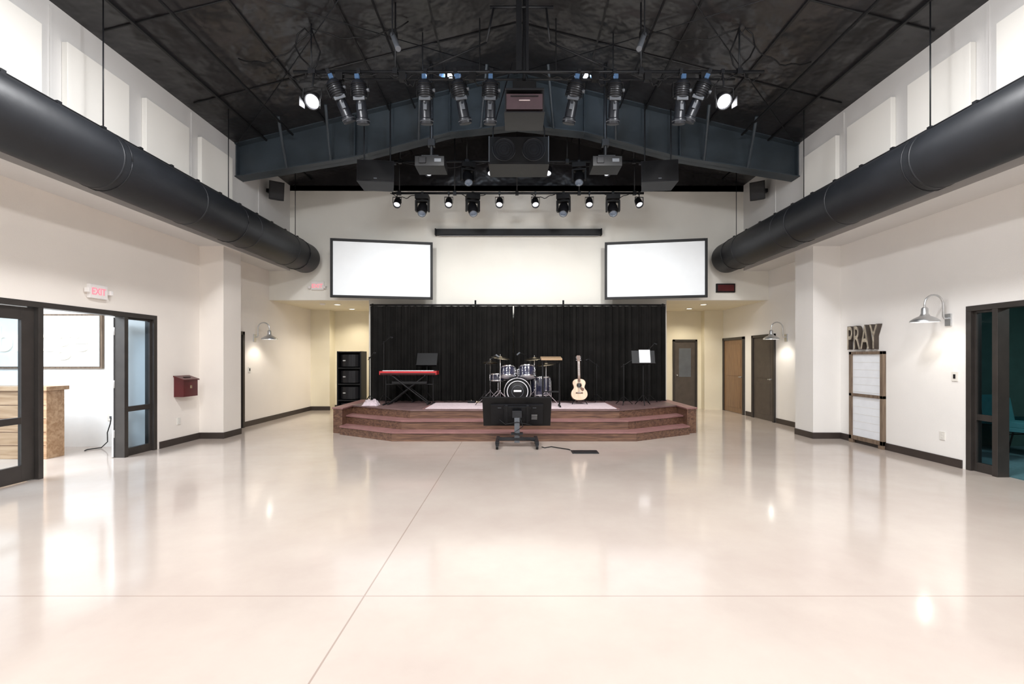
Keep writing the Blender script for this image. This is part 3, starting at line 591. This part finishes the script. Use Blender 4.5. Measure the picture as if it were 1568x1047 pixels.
b.ext([(XL,y-.18,.83),(XL+.17,y-.18,.83),(XL+.17,y-.18,1.12),(XL,y-.18,1.18)],(0,.36,0),BOXRED); b.ext([(XL,y-.2,1.18),(XL+.19,y-.2,1.112),(XL+.19,y-.2,1.132),(XL,y-.2,1.2)],(0,.4,0),BOXRED); b.box((XL+.1,y,1.168),(.03,.16,.012),BLACK,(0,.34,0)); b.box((XL+.174,y,1.0),(.006,.05,.05),BRASS); b.done(origin=(XL,y,.83))
b=B('exit_sign',.004); b.bb((XL,6.48,2.34),(XL+.05,6.76,2.53),EXITW)
for s in(6.44,6.80): b.box((XL+.05,s,2.44),(.06,.04,.06),EXITW)
ob=b.done(origin=(XL,6.64,2.34))
q=text('exit_letters','EXIT',.13,.004,EXITR,(XL+.053,6.50,2.39),(math.pi/2,0,math.pi/2)); q.scale=(.85,1.05,1); q.parent=ob; q.matrix_parent_inverse=Matrix.Translation(ob.location).inverted()
b=B('exit_sign',.004); b.bb((-4.87,YB-.05,3.14),(-4.57,YB,3.34),EXITW)
for s in(-4.9,-4.54): b.box((s,YB-.05,3.2),(.05,.07,.06),EXITW)
ob=b.done(origin=(-4.7,YB,3.14))
q=text('exit_letters','EXIT',.13,.004,EXITR,(-4.86,YB-.053,3.19),(math.pi/2,0,0)); q.parent=ob; q.matrix_parent_inverse=Matrix.Translation(ob.location).inverted()
b=B('digital_wall_clock',.006); b.bb((4.83,YB-.05,3.08),(5.28,YB,3.29),BLACK); b.bb((4.86,YB-.055,3.11),(5.25,YB-.05,3.26),BOXRED); b.done(origin=(5.05,YB,3.1))
for x,y in((-4.6,12.2),(4.9,12.2),(-4.6,13.3),(4.9,13.2)):
    b=B('recessed_downlight'); b.lathe((x,y,2.9),(0,0,-1),[(.1,0),(.1,.012),(.075,.012),(.075,.004)],EXITW,24); b.lathe((x,y,2.894),(0,0,-1),[(.075,0),(1e-4,.001)],CANL,24); b.done(origin=(x,y,2.89))
    l=D.lights.new('hall_light','SPOT'); l.energy=80; l.color=(1,.90,.72); l.spot_size=math.radians(140); l.spot_blend=.8; l.shadow_soft_size=.08
    o=D.objects.new('hall_light',l); C.collection.objects.link(o); o.location=(x,y,2.87)
b=B('smoke_detector',.004); b.lathe((-4.9,12.0,2.9),(0,0,-1),[(.07,0),(.07,.02),(.05,.04),(1e-4,.045)],EXITW,20); b.done(origin=(-4.9,12,2.9))
# ---------------------------------------------------------------- storefront doors
def pane(b,p0,dirv,w,h,st=.06,mid=.95,th=.045,glass=True,botr=.12,z0=0.0,m=FRAME):
    d=V(dirv).normalized(); ang=math.atan2(d.y,d.x); b.M=Matrix.Translation(p0)@Matrix.Rotation(ang,4,'Z')
    b.bb((0,-th/2,z0),(st,th/2,h),m); b.bb((w-st,-th/2,z0),(w,th/2,h),m); b.bb((st,-th/2,h-st),(w-st,th/2,h),m); b.bb((st,-th/2,z0),(w-st,th/2,z0+botr),m)
    if mid: b.bb((st,-th/2,mid-.04),(w-st,th/2,mid+.04),m)
    if glass: b.add([(st,0,z0+botr),(w-st,0,z0+botr),(w-st,0,h-st),(st,0,h-st)],[(0,1,2,3)],GLASS)
    b.M=Matrix.Identity(4)
b=B('door_frame_left',.003); xm=XL-.06
b.bb((XL-.14,4.0,2.13),(XL+.01,7.75,2.2),FRAME); b.bb((XL-.14,7.68,0),(XL+.01,7.75,2.13),FRAME); b.bb((XL-.14,4.0,0),(XL+.01,4.06,2.13),FRAME); b.bb((XL-.14,7.1,0),(XL+.01,7.17,2.13),FRAME); b.bb((XL-.14,5.82,0),(XL+.01,5.88,2.13),FRAME)
pane(b,(xm,7.17,0),(0,1,0),.51,2.13,.03,.72,.05); 
b.done(origin=(XL,5.9,0))
b=B('door_1',.003); pane(b,(xm,4.91,.01),(0,1,0),.9,2.11,.15,.74,.045,botr=.2)
b.done(origin=(xm,5.4,0))
b=B('door_2',.003); pane(b,(xm,4.08,.01),(0,1,0),.81,2.11,.09,.74,.045,botr=.2); b.done(origin=(xm,4.5,0))
b=B('door_3',.003); pane(b,(XL-.17,7.12,.01),(-.62,.785,0),.92,2.11,.11,.74,.045,botr=.2)
for z in(.3,1.05,1.85): b.cyl((XL-.15,7.1,z),(XL-.15,7.1,z+.12),.014,ALU)
b.box((XL-.16,7.10,1.06),(.03,.03,2.1),ALU); b.done(origin=(XL-.2,7.2,0))
b=B('door_frame_right',.003); b.bb((XR-.01,3.6,2.13),(XR+.14,6.35,2.2),FRAME); b.bb((XR-.01,6.28,0),(XR+.14,6.35,2.13),FRAME); b.bb((XR-.01,5.93,0),(XR+.14,6.0,2.13),FRAME); b.bb((XR-.01,3.6,0),(XR+.14,3.66,2.13),FRAME)
pane(b,(XR+.06,6.0,0),(0,1,0),.28,2.13,.03,.72,.05); b.done(origin=(XR,5,0))
b=B('door_4',.003); pane(b,(XR+.2,3.7,.015),(1,.12,0),.9,2.11,.11,.74,.045,botr=.2); b.done(origin=(XR+.2,3.7,0))
def idoor(name,x,y0,y1,s,leafm):
    b=B(name,.003); h=2.08
    b.bb((x,y0,0),(x+s*.05,y0+.07,h),FRAME); b.bb((x,y1-.07,0),(x+s*.05,y1,h),FRAME); b.bb((x,y0,h-.07),(x+s*.05,y1,h),FRAME)
    b.bb((x+s*.002,y0+.07,0.01),(x+s*.02,y1-.07,h-.07),leafm)
    for a,c in((.15,.9),(1.02,1.9)): b.bb((x+s*.02,y0+.2,a),(x+s*.028,y1-.2,c),leafm)
    b.cyl((x+s*.02,y0+.14,1.0),(x+s*.07,y0+.14,1.0),.02,ALU); b.box((x+s*.07,y0+.18,1.0),(.015,.1,.02),ALU)
    b.done(origin=(x,(y0+y1)/2,0))
idoor('door_5',XL,9.42,10.2,1,DOORD); idoor('door_6',XR,10.98,12.03,-1,DOORD); idoor('door_7',XR,12.45,13.7,-1,DOORW)
b=B('door_8',.003); x0,x1,yy=4.7,5.42,YH
b.bb((x0,yy-.05,0),(x0+.06,yy,2.06),FRAME); b.bb((x1-.06,yy-.05,0),(x1,yy,2.06),FRAME); b.bb((x0,yy-.05,2.0),(x1,yy,2.06),FRAME); b.bb((x0+.06,yy-.02,.01),(x1-.06,yy-.002,2.0),DOORD); b.bb((x0+.18,yy-.026,.95),(x1-.18,yy-.02,1.8),GREY); b.cyl((x0+.12,yy-.02,1),(x0+.12,yy-.07,1),.02,ALU); b.done(origin=(5.05,YH,0))
# ---------------------------------------------------------------- lobby contents
b=B('reception_counter',.01); b.bb((-9.2,7.0,0.0),(-6.97,7.28,1.02),PINE); b.bb((-9.25,6.96,1.02),(-6.93,7.32,1.08),PINE)
for k in range(1,5): b.bb((-9.19,6.995,k*.2),(-6.98,7.0,k*.2+.008),ROSE)
b.done(origin=(-8,7.15,0))
b=B('lobby_wall_sign',.004); b.bb((-9.4,7.95,1.33),(-6.98,8.0,2.25),BARN); b.bb((-9.37,7.93,1.36),(-7.01,7.95,2.22),SIGNB); ob=b.done(origin=(-8,8,1.3))
q=text('sign_letters','bridge',.62,.012,LETW,(-7.18,7.915,1.62),(math.pi/2,0,0),align='RIGHT'); q.parent=ob; q.matrix_parent_inverse=Matrix.Translation(ob.location).inverted()
b=B('wall_outlet',.002); b.box((-6.85,7.994,.5),(.14,.012,.12),SWITCH); b.box((-6.85,7.985,.5),(.06,.01,.04),GREY); b.done(origin=(-6.85,8,.5))
b=B('power_cord'); b.tube([(-6.84,7.97,.5),(-6.82,7.93,.4),(-6.86,7.92,.25),(-6.84,7.9,.1),(-6.9,7.85,.012),(-7.0,7.7,.01),(-6.95,7.6,.01)],.008,BLACK,6); b.done(origin=(-6.85,7.8,0))
def chair():
    b=B('stacking_chair',.008); b.box((0,0,.45),(.46,.44,.06),TEALF); b.box((0,.22,.72),(.44,.05,.34),TEALF,(-.15,0,0))
    for s in(-1,1): b.tube([(s*.22,-.2,.012),(s*.22,-.18,.42),(s*.22,.2,.42),(s*.22,.25,.9)],.011,BLACK,8); b.cyl((s*.22,.18,.42),(s*.22,.26,.012),.011,BLACK,n=8)
    b.cyl((-.22,-.18,.3),(.22,-.18,.3),.008,BLACK,n=8); b.box((0,.0,.52),(.4,.36,.08),TEALF); return b.done()
ch=chair(); ch.location=(7.45,6.85,.012); ch.rotation_euler=(0,0,.5); dup(ch,(8.1,6.9,.012),(0,0,.3)); dup(ch,(7.9,7.55,.012),(0,0,.1))
# ---------------------------------------------------------------- lamps
def area(name,loc,size,en,col,rot=(0,0,0),sy=None):
    l=D.lights.new(name,'AREA'); l.energy=en; l.color=col; l.size=size
    if sy: l.shape='RECTANGLE'; l.size_y=sy
    o=D.objects.new(name,l); C.collection.objects.link(o); o.location=loc; o.rotation_euler=rot; return o
LC=(.97,.975,1)
for x in(-2.7,2.8):
    for y in(-3.5,.6,4.4):
        b=B('added_fill_housing',.006); b.box((x,y,5.56),(1.25,.6,.08),EXITW); b.box((x,y,5.515),(1.15,.5,.012),CANL)  # added housing for fill lamps, hung above the view to brighten the room
        for q in(-.5,.5): b.cyl((x+q,y,5.6),(x+q,y,zroof(x+q)-.01),.008,STEEL,n=6)
        b.done(origin=(x,y,5.55)); area('added_area_fill',(x,y,5.48),1.1,175,LC,sy=.5)  # area lamp added as general room fill
        l=D.lights.new('added_point_fill','POINT'); l.energy=95; l.color=LC; l.shadow_soft_size=.12  # point lamp added to brighten the side walls, not part of a fixture
        o=D.objects.new('added_point_fill',l); C.collection.objects.link(o); o.location=(x,y,5.34)
area('lobby_daylight',(-8.3,5.0,2.9),3.5,420,(.82,.91,1),sy=3); area('side_room_light',(8,5,2.8),.6,45,(.9,1,.97))
b=B('lobby_luminaire',.006); b.box((-8.3,5,2.96),(3.5,3,.06),EXITW); b.done(origin=(-8.3,5,2.95))
b=B('side_room_luminaire',.006); b.box((8,5,2.86),(.6,.6,.06),EXITW); b.done(origin=(8,5,2.85))
def spot(name,loc,tgt,en,size,col,soft=.1,blend=.8):
    l=D.lights.new(name,'SPOT'); l.energy=en; l.spot_size=math.radians(size); l.spot_blend=blend; l.color=col; l.shadow_soft_size=soft
    o=D.objects.new(name,l); C.collection.objects.link(o); o.location=loc; o.rotation_euler=(V(tgt)-V(loc)).to_track_quat('-Z','Y').to_euler()
for x in(-2.22,-1.2,1.42,2.37): spot('stage_spot',(x,7.0,4.85),(x*.9,10.6,1.5),190,98,(1,.99,.97),.22)
for s in(-1,1):
    spot('flood_beam',(RX+s*2.91,6.45,5.05),(RX+s*2.0,0,.5),120,110,(.95,.97,1))
    spot('roof_wash',(RX+s*1.05,7.30,5.85),(RX+s*1.9,9.3,6.0),40,140,(.66,.82,1))
# ---------------------------------------------------------------- world, camera
w=D.worlds.new('world'); S.world=w; w.use_nodes=True; w.node_tree.nodes['Background'].inputs[0].default_value=(.8,.88,1,1); w.node_tree.nodes['Background'].inputs[1].default_value=.5
cam=D.cameras.new('camera'); cam.sensor_width=36; cam.lens=720/1568*36; cam.shift_x=-.0026; cam.shift_y=.016; cam.clip_start=.05
o=D.objects.new('camera',cam); C.collection.objects.link(o); o.location=(0,0,1.5); o.rotation_euler=(math.pi/2,0,0); S.camera=o
S.view_settings.view_transform='Standard'; S.view_settings.look='None'; S.view_settings.exposure=0.03
